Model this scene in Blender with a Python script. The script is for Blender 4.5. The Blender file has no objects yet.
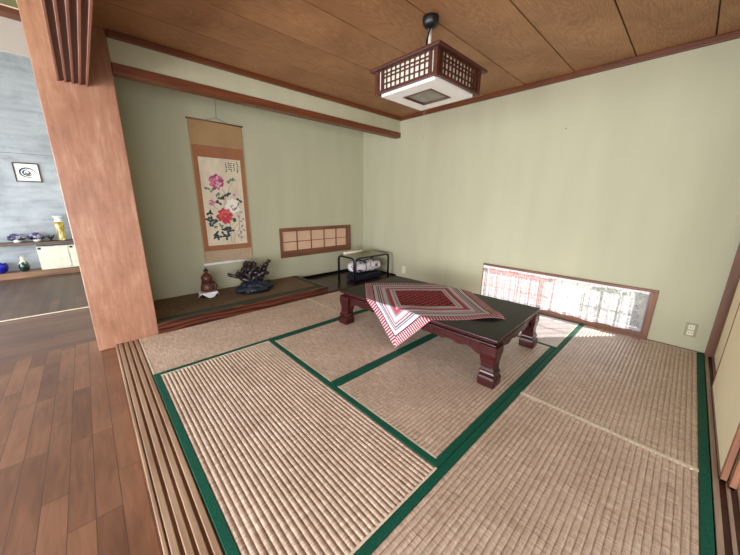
import bpy, math, random
from mathutils import Vector, Matrix, noise
SC = bpy.context.scene
COL = SC.collection
PI = math.pi

# ---------------------------------------------------------------- helpers
def lin(c):
    return tuple(((v/255)/12.92 if v/255 <= .04045 else ((v/255+.055)/1.055)**2.4) for v in c) + (1.0,)

class MB:
    """collects faces and links them as ONE mesh object"""
    def __init__(s): s.v = []; s.f = []; s.m = []; s.uv = None
    def add(s, vs, fs, mi=0):
        b = len(s.v); s.v += [tuple(v) for v in vs]
        s.f += [tuple(b+i for i in f) for f in fs]; s.m += [mi]*len(fs)
    def box(s, x0, x1, y0, y1, z0, z1, mi=0, M=None):
        vs = [Vector((x, y, z)) for z in (z0, z1) for y in (y0, y1) for x in (x0, x1)]
        if M: vs = [M @ v for v in vs]
        s.add(vs, [(0,2,3,1),(4,5,7,6),(0,1,5,4),(2,6,7,3),(0,4,6,2),(1,3,7,5)], mi)
        return s
    def prism(s, pts, d, mi=0, cap=True):
        """pts: closed polygon of 3D points, extruded by the vector d"""
        n = len(pts); d = Vector(d); P = [Vector(p) for p in pts]
        vs = P + [p+d for p in P]
        fs = [(i, (i+1) % n, n+(i+1) % n, n+i) for i in range(n)]
        if cap: fs += [tuple(range(n-1, -1, -1)), tuple(range(n, 2*n))]
        s.add(vs, fs, mi); return s
    def loft(s, rings, mi=0, cap=True, close=True):
        n = len(rings[0]); vs = [v for r in rings for v in r]; fs = []
        for k in range(len(rings)-1):
            for i in range(n if close else n-1):
                j = (i+1) % n
                fs.append((k*n+i, k*n+j, (k+1)*n+j, (k+1)*n+i))
        if cap: fs += [tuple(range(n-1, -1, -1)), tuple(range((len(rings)-1)*n, len(rings)*n))]
        s.add(vs, fs, mi); return s
    def lathe(s, prof, c=(0,0,0), seg=24, mi=0, M=None, cap=True):
        rings = []
        for r, z in prof:
            rg = [Vector((c[0]+r*math.cos(2*PI*i/seg), c[1]+r*math.sin(2*PI*i/seg), c[2]+z)) for i in range(seg)]
            if M: rg = [M @ v for v in rg]
            rings.append(rg)
        return s.loft(rings, mi, cap)
    def tube(s, pts, r, seg=8, mi=0, closed=False):
        P = [Vector(p) for p in pts]; n = len(P)
        rr = r if isinstance(r, (list, tuple)) else [r]*n
        up = None; rings = []
        for i in range(n):
            a = P[(i-1) % n] if (closed or i > 0) else P[i]
            b = P[(i+1) % n] if (closed or i < n-1) else P[i]
            t = (b-a).normalized()
            if up is None:
                up = Vector((0,0,1)) if abs(t.z) < .9 else Vector((1,0,0))
            side = t.cross(up)
            if side.length < 1e-6: side = t.orthogonal()
            side.normalize(); up = side.cross(t).normalized()
            rings.append([P[i]+(side*math.cos(2*PI*k/seg)+up*math.sin(2*PI*k/seg))*rr[i] for k in range(seg)])
        if closed: rings.append(rings[0])
        return s.loft(rings, mi, not closed)
    def blob(s, c, r, seg=16, rin=10, mi=0, M=None, fn=None):
        rings = []
        for k in range(rin+1):
            th = PI*(k+.02 if k == 0 else (k-.02 if k == rin else k))/rin
            rg = []
            for i in range(seg):
                d = Vector((math.sin(th)*math.cos(2*PI*i/seg), math.sin(th)*math.sin(2*PI*i/seg), -math.cos(th)))
                v = Vector((d.x*r[0], d.y*r[1], d.z*r[2]))
                if fn: v = fn(v, d)
                if M: v = M @ v
                rg.append(v+Vector(c))
            rings.append(rg)
        return s.loft(rings, mi)
    def build(s, name, mats, parent=None, smooth=False, bevel=0, bseg=2, world=True):
        me = bpy.data.meshes.new(name)
        vs = s.v
        if parent is not None and world:
            Mi = (Matrix.Translation(parent.location) @ parent.rotation_euler.to_matrix().to_4x4()).inverted()
            if parent.parent is not None:
                pp = parent.parent
                Mi = Mi @ (Matrix.Translation(pp.location) @ pp.rotation_euler.to_matrix().to_4x4()).inverted()
            vs = [tuple(Mi @ Vector(v)) for v in vs]
        me.from_pydata(vs, [], s.f)
        if not isinstance(mats, (list, tuple)): mats = [mats]
        for m in mats: me.materials.append(m)
        me.polygons.foreach_set('material_index', s.m)
        if s.uv:
            ul = me.uv_layers.new(name='UVMap')
            for l in me.loops: ul.data[l.index].uv = s.uv[l.vertex_index]
        if smooth: me.polygons.foreach_set('use_smooth', [True]*len(me.polygons))
        me.update()
        o = bpy.data.objects.new(name, me); COL.objects.link(o)
        if parent is not None: o.parent = parent
        if bevel:
            b = o.modifiers.new('bevel', 'BEVEL'); b.width = bevel; b.segments = bseg; b.limit_method = 'ANGLE'
            b.angle_limit = math.radians(40)
        return o

def thing(name, label, cat, loc=(0,0,0), rotz=0, group=None):
    o = bpy.data.objects.new(name, None); COL.objects.link(o)
    o.empty_display_size = .05
    o.location = loc; o.rotation_euler = (0,0,rotz); return tag(o, label, cat, group)
def tag(o, label, cat, group=None, kind=None):
    o['label'] = label; o['category'] = cat
    if group: o['group'] = group
    if kind: o['kind'] = kind
    return o
def struct(o):
    o['kind'] = 'structure'; return o
def arc_path(pts, r, n=6):
    """polyline with rounded corners"""
    P = [Vector(p) for p in pts]; out = [P[0]]
    for i in range(1, len(P)-1):
        a = (P[i-1]-P[i]).normalized(); b = (P[i+1]-P[i]).normalized()
        s, e = P[i]+a*r, P[i]+b*r
        for k in range(n+1):
            t = k/n; out.append(s*(1-t)**2+P[i]*2*t*(1-t)+e*t*t)
    out.append(P[-1]); return out

# ---------------------------------------------------------------- materials
class NT:
    def __init__(s, name):
        s.mat = bpy.data.materials.new(name); s.mat.use_nodes = True
        s.t = s.mat.node_tree; s.n = s.t.nodes; s.l = s.t.links
        s.b = s.n['Principled BSDF']; s.out = s.n['Material Output']
    def node(s, typ, **kw):
        n = s.n.new(typ)
        for k, v in kw.items():
            if k.startswith('i_'):
                key = k[2:]; key = int(key) if key.isdigit() else key.replace('_', ' ')
                n.inputs[key].default_value = v
            else: setattr(n, k, v)
        return n
    def link(s, a, b): s.l.new(a, b)
    def coords(s, scale=(1,1,1), rot=(0,0,0), kind='Object', loc=(0,0,0)):
        tc = s.node('ShaderNodeTexCoord'); mp = s.node('ShaderNodeMapping')
        mp.inputs['Scale'].default_value = scale; mp.inputs['Rotation'].default_value = rot
        mp.inputs['Location'].default_value = loc
        s.link(tc.outputs[kind], mp.inputs['Vector']); return mp.outputs['Vector']
    def noise(s, vec, scale=5, detail=4, rough=.55, dist=0):
        n = s.node('ShaderNodeTexNoise'); n.inputs['Scale'].default_value = scale
        n.inputs['Detail'].default_value = detail; n.inputs['Roughness'].default_value = rough
        n.inputs['Distortion'].default_value = dist; s.link(vec, n.inputs['Vector']); return n.outputs['Fac']
    def ramp(s, fac, stops, interp='LINEAR'):
        r = s.node('ShaderNodeValToRGB'); r.color_ramp.interpolation = interp
        e = r.color_ramp.elements
        while len(e) > 1: e.remove(e[-1])
        e[0].position = stops[0][0]; e[0].color = stops[0][1]
        for p, c in stops[1:]:
            x = e.new(p); x.color = c
        s.link(fac, r.inputs['Fac']); return r.outputs['Color']
    def math(s, op, a, b=None, c=None):
        m = s.node('ShaderNodeMath', operation=op)
        for i, x in enumerate((a, b, c)):
            if x is None: continue
            if isinstance(x, (int, float)): m.inputs[i].default_value = x
            else: s.link(x, m.inputs[i])
        return m.outputs[0]
    def mix(s, fac, a, b, mode='MIX'):
        m = s.node('ShaderNodeMix', data_type='RGBA', blend_type=mode)
        for key, x in ((0, fac), (6, a), (7, b)):
            if isinstance(x, (int, float, tuple)): m.inputs[key].default_value = x
            else: s.link(x, m.inputs[key])
        return m.outputs[2]
    def bump(s, h, strength=.3, dist=.002):
        b = s.node('ShaderNodeBump'); b.inputs['Strength'].default_value = strength
        b.inputs['Distance'].default_value = dist; s.link(h, b.inputs['Height'])
        s.link(b.outputs['Normal'], s.b.inputs['Normal'])
    def set(s, col=None, rough=.5, spec=.5, metal=0):
        if col is not None:
            if isinstance(col, tuple): s.b.inputs['Base Color'].default_value = col
            else: s.link(col, s.b.inputs['Base Color'])
        if isinstance(rough, (int, float)): s.b.inputs['Roughness'].default_value = rough
        else: s.link(rough, s.b.inputs['Roughness'])
        s.b.inputs['Specular IOR Level'].default_value = spec
        s.b.inputs['Metallic'].default_value = metal
        return s.mat

def plain(name, rgb, rough=.6, spec=.4, var=.08, scale=12, metal=0):
    t = NT(name); c = lin(rgb); v = t.coords()
    f = t.noise(v, scale, 3)
    d = tuple(x*(1-var*2) for x in c[:3])+(1,); e = tuple(min(1, x*(1+var)) for x in c[:3])+(1,)
    t.bump(f, .1, .001)
    return t.set(t.ramp(f, [(.3, d), (.7, e)]), rough, spec, metal)

def wood(name, rgbs, axis='x', grain=30, rough=.45, spec=.5, bump=.15, stretch=14, big=2.0, dist=1.2):
    """rgbs: dark, mid, light. grain runs along axis"""
    t = NT(name); k = {'x':0,'y':1,'z':2}[axis]
    sc = [1.0]*3; sc[k] = 1/stretch
    v = t.coords(tuple(sc))
    f1 = t.noise(v, grain, 5, .6, dist*.3)
    sc2 = [1.0]*3; sc2[k] = .25
    v2 = t.coords(tuple(sc2))
    f2 = t.noise(v2, big, 3, .5, dist)
    f = t.math('ADD', t.math('MULTIPLY', f1, .6), t.math('MULTIPLY', f2, .4))
    col = t.ramp(f, [(.32, lin(rgbs[0])), (.5, lin(rgbs[1])), (.68, lin(rgbs[2]))])
    t.bump(f1, bump, .001)
    return t.set(col, rough, spec)

M = {}
M['trim_wood'] = wood('trim_wood', [(76,38,20),(104,56,32),(128,74,46)], 'x', 26, .4)
M['trim_wood_y'] = wood('trim_wood_y', [(76,38,20),(104,56,32),(128,74,46)], 'y', 26, .4)
M['frame_wood'] = wood('frame_wood', [(90,56,38),(120,78,56),(146,100,74)], 'x', 30, .45)
M['frame_wood_y'] = wood('frame_wood_y', [(90,56,38),(120,78,56),(146,100,74)], 'y', 30, .45)
M['frame_wood_z'] = wood('frame_wood_z', [(90,56,38),(120,78,56),(146,100,74)], 'z', 30, .45)
M['track_wood'] = wood('track_wood', [(50,18,15),(68,27,22),(84,38,30)], 'y', 30, .5)
M['track_ridge'] = wood('track_ridge', [(104,62,44),(128,82,60),(146,98,74)], 'y', 30, .45)
M['lamp_wood'] = wood('lamp_wood', [(50,20,12),(76,36,24),(98,52,36)], 'x', 40, .4)
M['dark_plank'] = wood('dark_plank', [(44,24,18),(64,38,28),(84,54,40)], 'x', 24, .28)
M['lacquer_red'] = wood('lacquer_red', [(34,7,9),(54,13,14),(70,20,19)], 'y', 22, .26, .5, .05)
M['lacquer_black'] = plain('lacquer_black', (15,14,13), .42, .22, .05)
M['cabinet_white'] = plain('cabinet_white', (214,208,186), .6)
M['white_plastic'] = plain('white_plastic', (236,234,228), .35, .4, .02)
M['shoji_white'] = plain('shoji_white', (232,226,210), .6, .2, .03)
M['black_metal'] = plain('black_metal', (20,22,26), .35, .5, .05)
M['dark_green_cloth'] = None
M['grey_glass'] = plain('grey_glass', (120,116,108), .12, .8, .15, 14)
M['navy'] = plain('navy_fabric', (22,30,48), .6, .3, .2, 20)
M['white_cloth'] = plain('white_cloth', (235,236,238), .8, .2, .04)
M['pottery'] = plain('brown_pottery', (96,52,42), .4, .5, .3, 30)
M['cord_dark'] = plain('dark_cord', (40,24,20), .7)
M['string'] = plain('pale_string', (150,140,118), .7)
M['outlet_white'] = plain('outlet_white', (222,220,196), .45, .4, .02)
M['outlet_frame'] = plain('outlet_frame', (160,156,130), .4, .5, .03)
M['socket'] = plain('socket_slot', (120,112,92), .5)
M['pale_edge'] = plain('pale_edge', (222,210,186), .5)

# pillar: mottled broad board, brushed vertically
t = NT('pillar_wood'); v = t.coords((1,1,.16)); v2 = t.coords((1,1,.55))
f1 = t.noise(v, 30, 5, .6, .3); f2 = t.noise(v2, 4, 5, .65, .3)
f = t.math('ADD', t.math('MULTIPLY', f1, .45), t.math('MULTIPLY', f2, .55))
col = t.ramp(f, [(.30, lin((128,88,66))), (.5, lin((158,113,88))), (.70, lin((184,146,120)))])
t.bump(f1, .12, .001); M['pillar'] = t.set(col, .42, .5)

# beam of the alcove step: figured red-brown timber
t = NT('step_beam_wood'); v = t.coords((.22,1,1.6)); w = t.node('ShaderNodeTexWave', wave_type='BANDS', bands_direction='Z')
w.inputs['Scale'].default_value = 4; w.inputs['Distortion'].default_value = 12; w.inputs['Detail'].default_value = 3
w.inputs['Detail Scale'].default_value = 1.3; t.link(v, w.inputs['Vector'])
M['step_beam'] = t.set(t.ramp(w.outputs['Fac'], [(0, lin((46,20,14))), (.5, lin((72,34,24))), (1, lin((104,56,38)))]), .28, .5)

# plaster / fabric wall
def wallmat(name, rgb, var=.05):
    t = NT(name); v = t.coords((1,1,1)); c = lin(rgb)
    f = t.noise(v, 260, 2, .6); g = t.noise(t.coords((1.5,1.5,.25)), 3, 3, .5)
    h = t.math('ADD', t.math('MULTIPLY', f, .4), t.math('MULTIPLY', g, .6))
    d = tuple(x*(1-var) for x in c[:3])+(1,); e = tuple(min(1, x*(1+var)) for x in c[:3])+(1,)
    t.bump(f, .12, .001)
    return t.set(t.ramp(h, [(.35, d), (.65, e)]), .85, .2)
M['green_wall'] = wallmat('green_plaster', (183,182,156))
M['white_wall'] = wallmat('white_plaster', (205,200,188), .02)
# grey board-marked concrete
t = NT('grey_concrete'); v = t.coords()
f = t.noise(v, 2.2, 6, .65, .6); g = t.noise(t.coords((.4,.4,3)), 6, 4, .6)
h = t.math('ADD', t.math('MULTIPLY', f, .65), t.math('MULTIPLY', g, .35))
M['concrete'] = t.set(t.ramp(h, [(.3, lin((128,130,132))), (.5, lin((160,163,166))), (.7, lin((182,184,187)))]), .8, .2); t.bump(f, .2, .004)

# strip floor of the outer room
def stripfloor(name, w, L, cols, rot=0, rough=.32, seed=0):
    t = NT(name); v = t.coords((1,1,1), (0,0,rot), loc=(seed,0,0))
    br = t.node('ShaderNodeTexBrick'); br.offset = .37; br.offset_frequency = 3; br.squash = 1
    br.inputs['Scale'].default_value = 1; br.inputs['Brick Width'].default_value = L
    br.inputs['Row Height'].default_value = w; br.inputs['Mortar Size'].default_value = .0016
    br.inputs['Mortar Smooth'].default_value = .2; br.inputs['Bias'].default_value = 0
    br.inputs['Color1'].default_value = (0,0,0,1); br.inputs['Color2'].default_value = (1,1,1,1); br.inputs['Mortar'].default_value = (.5,.5,.5,1)
    t.link(v, br.inputs['Vector'])
    # grain
    mp = t.node('ShaderNodeMapping'); mp.inputs['Scale'].default_value = (.12,1,1); t.link(v, mp.inputs['Vector'])
    addv = t.node('ShaderNodeVectorMath', operation='ADD'); t.link(mp.outputs['Vector'], addv.inputs[0])
    sc = t.node('ShaderNodeVectorMath', operation='SCALE'); t.link(br.outputs['Color'], sc.inputs[0]); sc.inputs['Scale'].default_value = 7
    t.link(sc.outputs[0], addv.inputs[1])
    g = t.noise(addv.outputs[0], 30, 5, .6, .8)
    g2 = t.noise(v, 2.3, 3, .5, 0)
    s = t.math('ADD', t.math('MULTIPLY', g, .45), t.math('MULTIPLY', br.outputs['Color'], .22))
    s = t.math('ADD', s, t.math('MULTIPLY', g2, .33))
    col = t.ramp(s, [(.22, lin(cols[0])), (.45, lin(cols[1])), (.7, lin(cols[2]))])
    col = t.mix(br.outputs['Fac'], col, lin((74,50,38)))
    t.bump(t.math('SUBTRACT', g, t.math('MULTIPLY', br.outputs['Fac'], 2)), .25, .001)
    rr = t.math('ADD', t.math('MULTIPLY', g, .15), rough+.03)
    return t.set(col, rr, .5)
FC = [(78,48,35),(112,76,54),(146,104,76)]
M['floor_strip'] = stripfloor('floor_strip', .086, .62, FC, PI/2)
M['floor_cross'] = stripfloor('floor_cross', .10, 1.6, [(70,46,36),(98,68,52),(120,86,66)], 0, .3)
M['floor_back'] = stripfloor('floor_back', .075, 6.0, [(58,42,34),(82,62,50),(104,82,66)], PI/2, .38)

# ceiling boards with figured grain (grain along x, boards .46 wide along y)
t = NT('ceiling_board'); tc = t.node('ShaderNodeTexCoord'); sp = t.node('ShaderNodeSeparateXYZ'); t.link(tc.outputs['Object'], sp.inputs[0])
bid = t.math('FLOOR', t.math('DIVIDE', sp.outputs['Y'], .46))
yl = t.math('SUBTRACT', sp.outputs['Y'], t.math('MULTIPLY', t.math('ADD', bid, .5), .46))
cb = t.node('ShaderNodeCombineXYZ')
xx = t.math('ADD', sp.outputs['X'], t.math('MULTIPLY', bid, 3.7))
# cathedral figure: parabola-like rings
nz = t.node('ShaderNodeCombineXYZ'); t.link(xx, nz.inputs[0]); t.link(yl, nz.inputs[1]); t.link(bid, nz.inputs[2])
mpp = t.node('ShaderNodeMapping'); mpp.inputs['Scale'].default_value = (.8,4,1); t.link(nz.outputs[0], mpp.inputs['Vector'])
wob = t.noise(mpp.outputs['Vector'], 1.6, 3, .5)
r2 = t.math('MULTIPLY', t.math('MULTIPLY', yl, yl), 42)
ph = t.math('ADD', t.math('ADD', t.math('MULTIPLY', xx, 1.6), r2), t.math('MULTIPLY', wob, 2.2))
ring = t.math('ABSOLUTE', t.math('SINE', t.math('MULTIPLY', ph, 16)))
mp3 = t.node('ShaderNodeMapping'); mp3.inputs['Scale'].default_value = (.06,1,1); t.link(nz.outputs[0], mp3.inputs['Vector'])
fine = t.noise(mp3.outputs['Vector'], 110, 4, .6)
broad = t.noise(nz.outputs[0], 2.2, 4, .6, .5)
s_ = t.math('ADD', t.math('MULTIPLY', ring, .10), t.math('ADD', t.math('MULTIPLY', fine, .44), t.math('MULTIPLY', broad, .50)))
M['ceiling_board'] = t.set(t.ramp(s_, [(.32, lin((124,84,54))), (.5, lin((150,106,70))), (.70, lin((176,132,92)))]), .5, .4)
t.bump(fine, .1, .001)
M['groove'] = plain('ceiling_groove', (62,26,20), .6)

# tatami: rush strands lie along local y, ridges are real geometry along local x
def tatami(name, cols):
    t = NT(name)
    v = t.coords((40,420,1)); n1 = t.noise(t.coords((150,12,1)), 1, 2, .6)
    n2 = t.noise(t.coords((24,160,1)), 1, 2, .7)
    n3 = t.noise(t.coords(), 3.0, 4, .6)
    s = t.math('ADD', t.math('MULTIPLY', n1, .50), t.math('ADD', t.math('MULTIPLY', n2, .32), t.math('MULTIPLY', n3, .18)))
    t.bump(t.math('ADD', n1, n2), .5, .0015)
    return t.set(t.ramp(s, [(.36, lin(cols[0])), (.5, lin(cols[1])), (.64, lin(cols[2]))]), .42, .6)
M['tatami'] = tatami('tatami_rush', [(152,128,110),(194,172,152),(228,210,194)])
M['alcove_mat'] = tatami('alcove_rush', [(92,74,58),(120,99,79),(142,118,95)])
t = NT('green_border'); f = t.noise(t.coords(), 160, 2, .6)
M['border'] = t.set(t.ramp(f, [(.3, lin((0,62,46))), (.7, lin((14,98,76)))]), .7, .3); t.bump(f, .2, .001)
t = NT('dark_border'); f = t.noise(t.coords(), 160, 2, .6)
M['dark_green_cloth'] = t.set(t.ramp(f, [(.3, lin((52,58,46))), (.7, lin((78,86,70)))]), .75, .3)

# glass and paper
t = NT('window_glass'); t.set((1,1,1,1), .02, .5); t.b.inputs['Transmission Weight'].default_value = 0
g = t.node('ShaderNodeBsdfTransparent'); gl = t.node('ShaderNodeBsdfGlossy'); gl.inputs['Roughness'].default_value = .03
mx = t.node('ShaderNodeMixShader'); mx.inputs[0].default_value = .06
t.link(g.outputs[0], mx.inputs[1]); t.link(gl.outputs[0], mx.inputs[2]); t.link(mx.outputs[0], t.out.inputs['Surface'])
M['glass'] = t.mat
def translucent(name, rgb, trans, see=0.0, noise_scale=None, lo=.0, hi=.5):
    t = NT(name); v = t.coords()
    c = t.ramp(t.noise(v, 60, 3), [(.3, tuple(x*.88 for x in lin(rgb)[:3])+(1,)), (.7, lin(rgb))])
    d = t.node('ShaderNodeBsdfDiffuse'); tr = t.node('ShaderNodeBsdfTranslucent')
    t.link(c, d.inputs['Color']); t.link(c, tr.inputs['Color'])
    m = t.node('ShaderNodeMixShader'); m.inputs[0].default_value = trans
    t.link(d.outputs[0], m.inputs[1]); t.link(tr.outputs[0], m.inputs[2]); last = m.outputs[0]
    if see:
        tp = t.node('ShaderNodeBsdfTransparent'); m2 = t.node('ShaderNodeMixShader')
        if noise_scale:
            r = t.ramp(t.noise(t.coords(), noise_scale, 3, .7), [(.42, (lo,)*3+(1,)), (.6, (hi,)*3+(1,))])
            t.link(r, m2.inputs[0])
        else: m2.inputs[0].default_value = see
        t.link(last, m2.inputs[1]); t.link(tp.outputs[0], m2.inputs[2]); last = m2.outputs[0]
    t.link(last, t.out.inputs['Surface']); return t.mat
M['paper'] = translucent('window_paper', (216,190,168), .6)
M['lace'] = translucent('white_lace', (240,238,246), .40, .5, 110, .50, .84)
M['lamp_paper'] = translucent('lamp_paper', (244,240,230), .5)

# ---------------------------------------------------------------- camera
cam = bpy.data.cameras.new('camera'); co = bpy.data.objects.new('camera', cam); COL.objects.link(co)
YAW, PITCH, ROLL = .7564, .2488, .0101
sy, cy, sp_, cp = math.sin(YAW), math.cos(YAW), math.sin(PITCH), math.cos(PITCH)
fw = Vector((sy*cp, cy*cp, -sp_)); rt = Vector((cy, -sy, 0)); up = rt.cross(fw)
r_ = rt*math.cos(ROLL)+up*math.sin(ROLL); u_ = -rt*math.sin(ROLL)+up*math.cos(ROLL)
co.matrix_world = Matrix.Translation((-.1741,-3.3219,1.2567)) @ Matrix((r_, u_, -fw)).transposed().to_4x4()
cam.sensor_width = 36; cam.sensor_fit = 'HORIZONTAL'; cam.lens = 296.93/740*36; cam.clip_start = .02
SC.camera = co

# ---------------------------------------------------------------- room shell
XW, YW, YR, ZC = 3.58, .862, -3.615, 2.51     # window wall, alcove wall, sliding-door side, ceiling
LX, RY, BY = -3.3, -6.0, 4.35                # outer room: left wall, rear wall, back wall
ZF = -.03                                    # strip floor level
def S(name, mb, mat, **k): return struct(mb.build(name, mat, **k))

# tatami room sub-floor (under the mats), plank floor of the alcove side
S('floor_base', MB().box(0,XW,YR-.1,0,-.30,-.036), M['dark_plank'])
S('floor_plank', MB().box(2.16,XW,.0,YW,-.30,.02), M['dark_plank'])
S('floor_outer', MB().box(LX,-.165,RY,.30,-.30,ZF), M['floor_strip'])
S('floor_corridor', MB().box(LX,-.165,.30,1.548,-.30,ZF).box(-.165,.1,.20,1.548,-.30,ZF), M['floor_cross'])
S('floor_back', MB().box(LX,.1,1.565,BY,-.30,ZF), M['floor_back'])
S('trim_1', MB().box(LX,.1,1.548,1.565,-.30,ZF+.008), M['pale_edge'])
S('floor_rear', MB().box(-.165,XW+.12,RY,YR-.1,-.30,ZF), M['floor_strip'])

# walls
mb = MB()   # alcove back wall with the window hole
wx0, wx1, wz0, wz1 = 1.90, 3.265, .41, .862
mb.box(.1,wx0,YW,YW+.12,-.3,3.8).box(wx1,XW+.12,YW,YW+.12,-.3,3.8).box(wx0,wx1,YW,YW+.12,-.3,wz0).box(wx0,wx1,YW,YW+.12,wz1,3.8)
S('wall_back', mb, M['green_wall'])
mb = MB()   # window wall with the low window hole
vy0, vy1, vz0, vz1 = -3.24, -1.545, .0, .49
mb.box(XW,XW+.12,vy1,YW,-.3,3.8).box(XW,XW+.12,RY,vy0,-.3,3.8).box(XW,XW+.12,vy0,vy1,vz1,3.8).box(XW,XW+.12,vy0,vy1,-.3,vz0)
S('wall_right', mb, M['green_wall'])
S('wall_alcove_side', MB().box(.1,.165,.15,BY,-.3,3.8), M['green_wall'])
S('wall_alcove_header', MB().box(.165,XW,.01,.09,2.295,ZC), M['green_wall'])
S('wall_far', MB().box(LX-.12,.165,BY,BY+.12,-.3,3.8), M['concrete'])
mb = MB()   # outer left wall, unseen: low openings shaped for the light gradient
for a, b in ((-5.4,-3.3),(-2.7,-.6),(.6,3.6)): mb.box(LX-.12,LX,a,b,-.3,.05).box(LX-.12,LX,a,b,1.65,3.8)
for a, b in ((RY,-5.4),(-3.3,-2.7),(-.6,.6),(3.6,BY)): mb.box(LX-.12,LX,a,b,-.3,3.8)
S('wall_left', mb, M['white_wall'])
mb = MB().box(LX,-3.0,RY-.12,RY,-.3,3.8).box(-.4,XW+.12,RY-.12,RY,-.3,3.8).box(-3.0,-.4,RY-.12,RY,1.65,3.8).box(-3.0,-.4,RY-.12,RY,-.3,.05)
S('wall_rear', mb, M['white_wall'])
# white hanging wall at the end of the corridor ceiling
S('wall_header_far', MB().box(LX,-.2,.45,.48,2.332,2.56), wallmat('grey_white_plaster', (170,164,154), .02))
S('trim_2', MB().box(LX,-.2,.335,.56,2.56,2.62), M['trim_wood'])
S('wall_header_far_upper', MB().box(LX,.1,.46,.56,2.62,3.8), M['white_wall'])
# partition over the sliding-door opening, between the tatami room and the outer room
S('wall_partition', MB().box(-.125,-.04,YR-.1,0,2.125,2.6), M['green_wall'])
S('wall_door_header', MB().box(-.04,XW,YR-.08,YR-.02,1.86,ZC), M['green_wall'])

# ceilings
mb = MB(); n = 0; y = .03
while y > YR:
    y2 = max(y-.46, YR-.02); mb.box(0,XW,y2+.0045,y-.0045,ZC,ZC+.012); y -= .46
o = S('ceiling', mb, M['ceiling_board'], bevel=.002, bseg=1)
o.location = (0,.03,0)
for v in o.data.vertices: v.co.y -= .03
S('ceiling_backing', MB().box(-.04,XW,YR-.08,.1,ZC+.013,ZC+.05), M['groove'])
S('ceiling_alcove', MB().box(.1,XW,.09,YW,2.6,2.65), M['green_wall'])
S('ceiling_rear', MB().box(-.04,XW,RY,YR-.08,2.6,2.66), M['white_wall'])
S('ceiling_far', MB().box(LX,.1,.56,BY,3.7,3.76), M['white_wall'])
S('roof', MB().box(LX-.4,XW+.4,RY-.4,YW+.4,3.8,3.9).box(LX-.4,.45,YW+.4,BY+.4,3.8,3.9), M['track_wood'])  # unseen slab added to keep the sun from leaking in over the walls
# corridor ceiling: brown boards with olive panels outlined in white
mb = MB().box(LX,.1,RY,.335,2.612,2.66)
S('ceiling_outer', mb, M['trim_wood'])
olive = plain('olive_panel', (112,112,72), .6)
S('ceiling_panel_wide', MB().box(-1.6,-.28,-1.5,.338,2.600,2.612), olive)
S('ceiling_panel_narrow', MB().box(-.245,-.145,-3.5,.155,2.600,2.612), olive)
mb = MB().box(-1.6,-.272,.327,.337,2.594,2.602).box(-.284,-.272,-1.5,.337,2.594,2.602)
S('trim_3', mb, M['pale_edge'])
mb = MB().box(-.249,-.139,.147,.157,2.594,2.602).box(-.148,-.139,-3.5,.157,2.594,2.602).box(-.249,-.241,-3.5,.157,2.594,2.602)
S('trim_4', mb, M['pale_edge'])

# ceiling trim of the tatami room
S('trim_5', MB().box(.165,XW,-.03,.01,2.462,ZC-.001), M['trim_wood'], bevel=.004)
S('trim_6', MB().box(XW-.035,XW,YR,-.03,2.462,ZC-.001), M['trim_wood_y'], bevel=.004)
S('trim_7', MB().box(0,XW-.035,YR-.019,YR+.016,2.462,ZC-.001), M['trim_wood'], bevel=.004)
# lower beam of the alcove header
S('trim_8', MB().box(.165,XW+.0,-.005,.105,2.222,2.295), M['trim_wood'], bevel=.005)
# base strips
S('baseboard_back', MB().box(2.16,XW,YW-.012,YW,.02,.06), M['lacquer_black'])
S('baseboard_right', MB().box(XW-.008,XW,0,YW-.012,.02,.05), M['lacquer_black'])
S('trim_9', MB().box(XW-.012,XW,YR,vy0,-.03,.006).box(XW-.012,XW,vy1,0,-.03,.006), M['dark_plank'])

# wide pillar
pl = MB().box(-.276,.163,0,.15,ZF,2.611)
tag(pl.build('wooden_pillar', M['pillar'], bevel=.006), 'wide smooth orange-brown wooden pillar between the hall floor and the flower scroll alcove', 'pillar')

# door track over the opening (head rail with four grooves) and sill rails
mb = MB().box(-.165,0.0,YR-.1,0,2.095,2.125)
hd = S('trim_10', mb, M['track_wood'])
mb = MB(); w_ = .165
for i in range(5):
    x = -.165+i*(.165-.013)/4
    mb.box(x, x+.013, YR-.1, 0, 2.083, 2.095)
mb.build('track_ridge', M['track_ridge'], hd, bevel=.002, bseg=1)
sl = S('trim_11', MB().box(-.165,0,YR-.1,0,-.30,-.009), M['frame_wood_y'])
mb = MB()
for a, b in ((-.165,-.150),(-.145,-.119),(-.107,-.081),(-.069,-.043),(-.031,-.006)):
    mb.box(a, b, YR-.1, -.002, -.012, .0)
mb.build('sill_rail', wood('sill_rail_wood', [(126,100,80),(160,132,108),(188,162,136)], 'y', 30, .35), sl, bevel=.0035)
# sill rails on the sliding-door side
s2 = S('trim_12', MB().box(-.04,XW,YR-.1,YR-.003,-.035,-.008), M['track_wood'])
mb = MB()
for a, b in ((-.024,-.004),(-.058,-.046),(-.098,-.080)):
    mb.box(-.04, XW, YR+a, YR+b, -.012, .0)
mb.build('sill_rail', wood('sill_rail_wood_x', [(120,100,84),(150,128,110),(172,152,132)], 'x', 30, .4), s2, bevel=.002)
s3 = S('trim_13', MB().box(-.04,XW,YR-.1,YR-.0,1.80,1.86), M['trim_wood'])
# corner post beside the sliding doors
S('trim_14', MB().box(XW-.055,XW,YR-.05,YR-.001,0,1.8), M['frame_wood_z'], bevel=.003)

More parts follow.
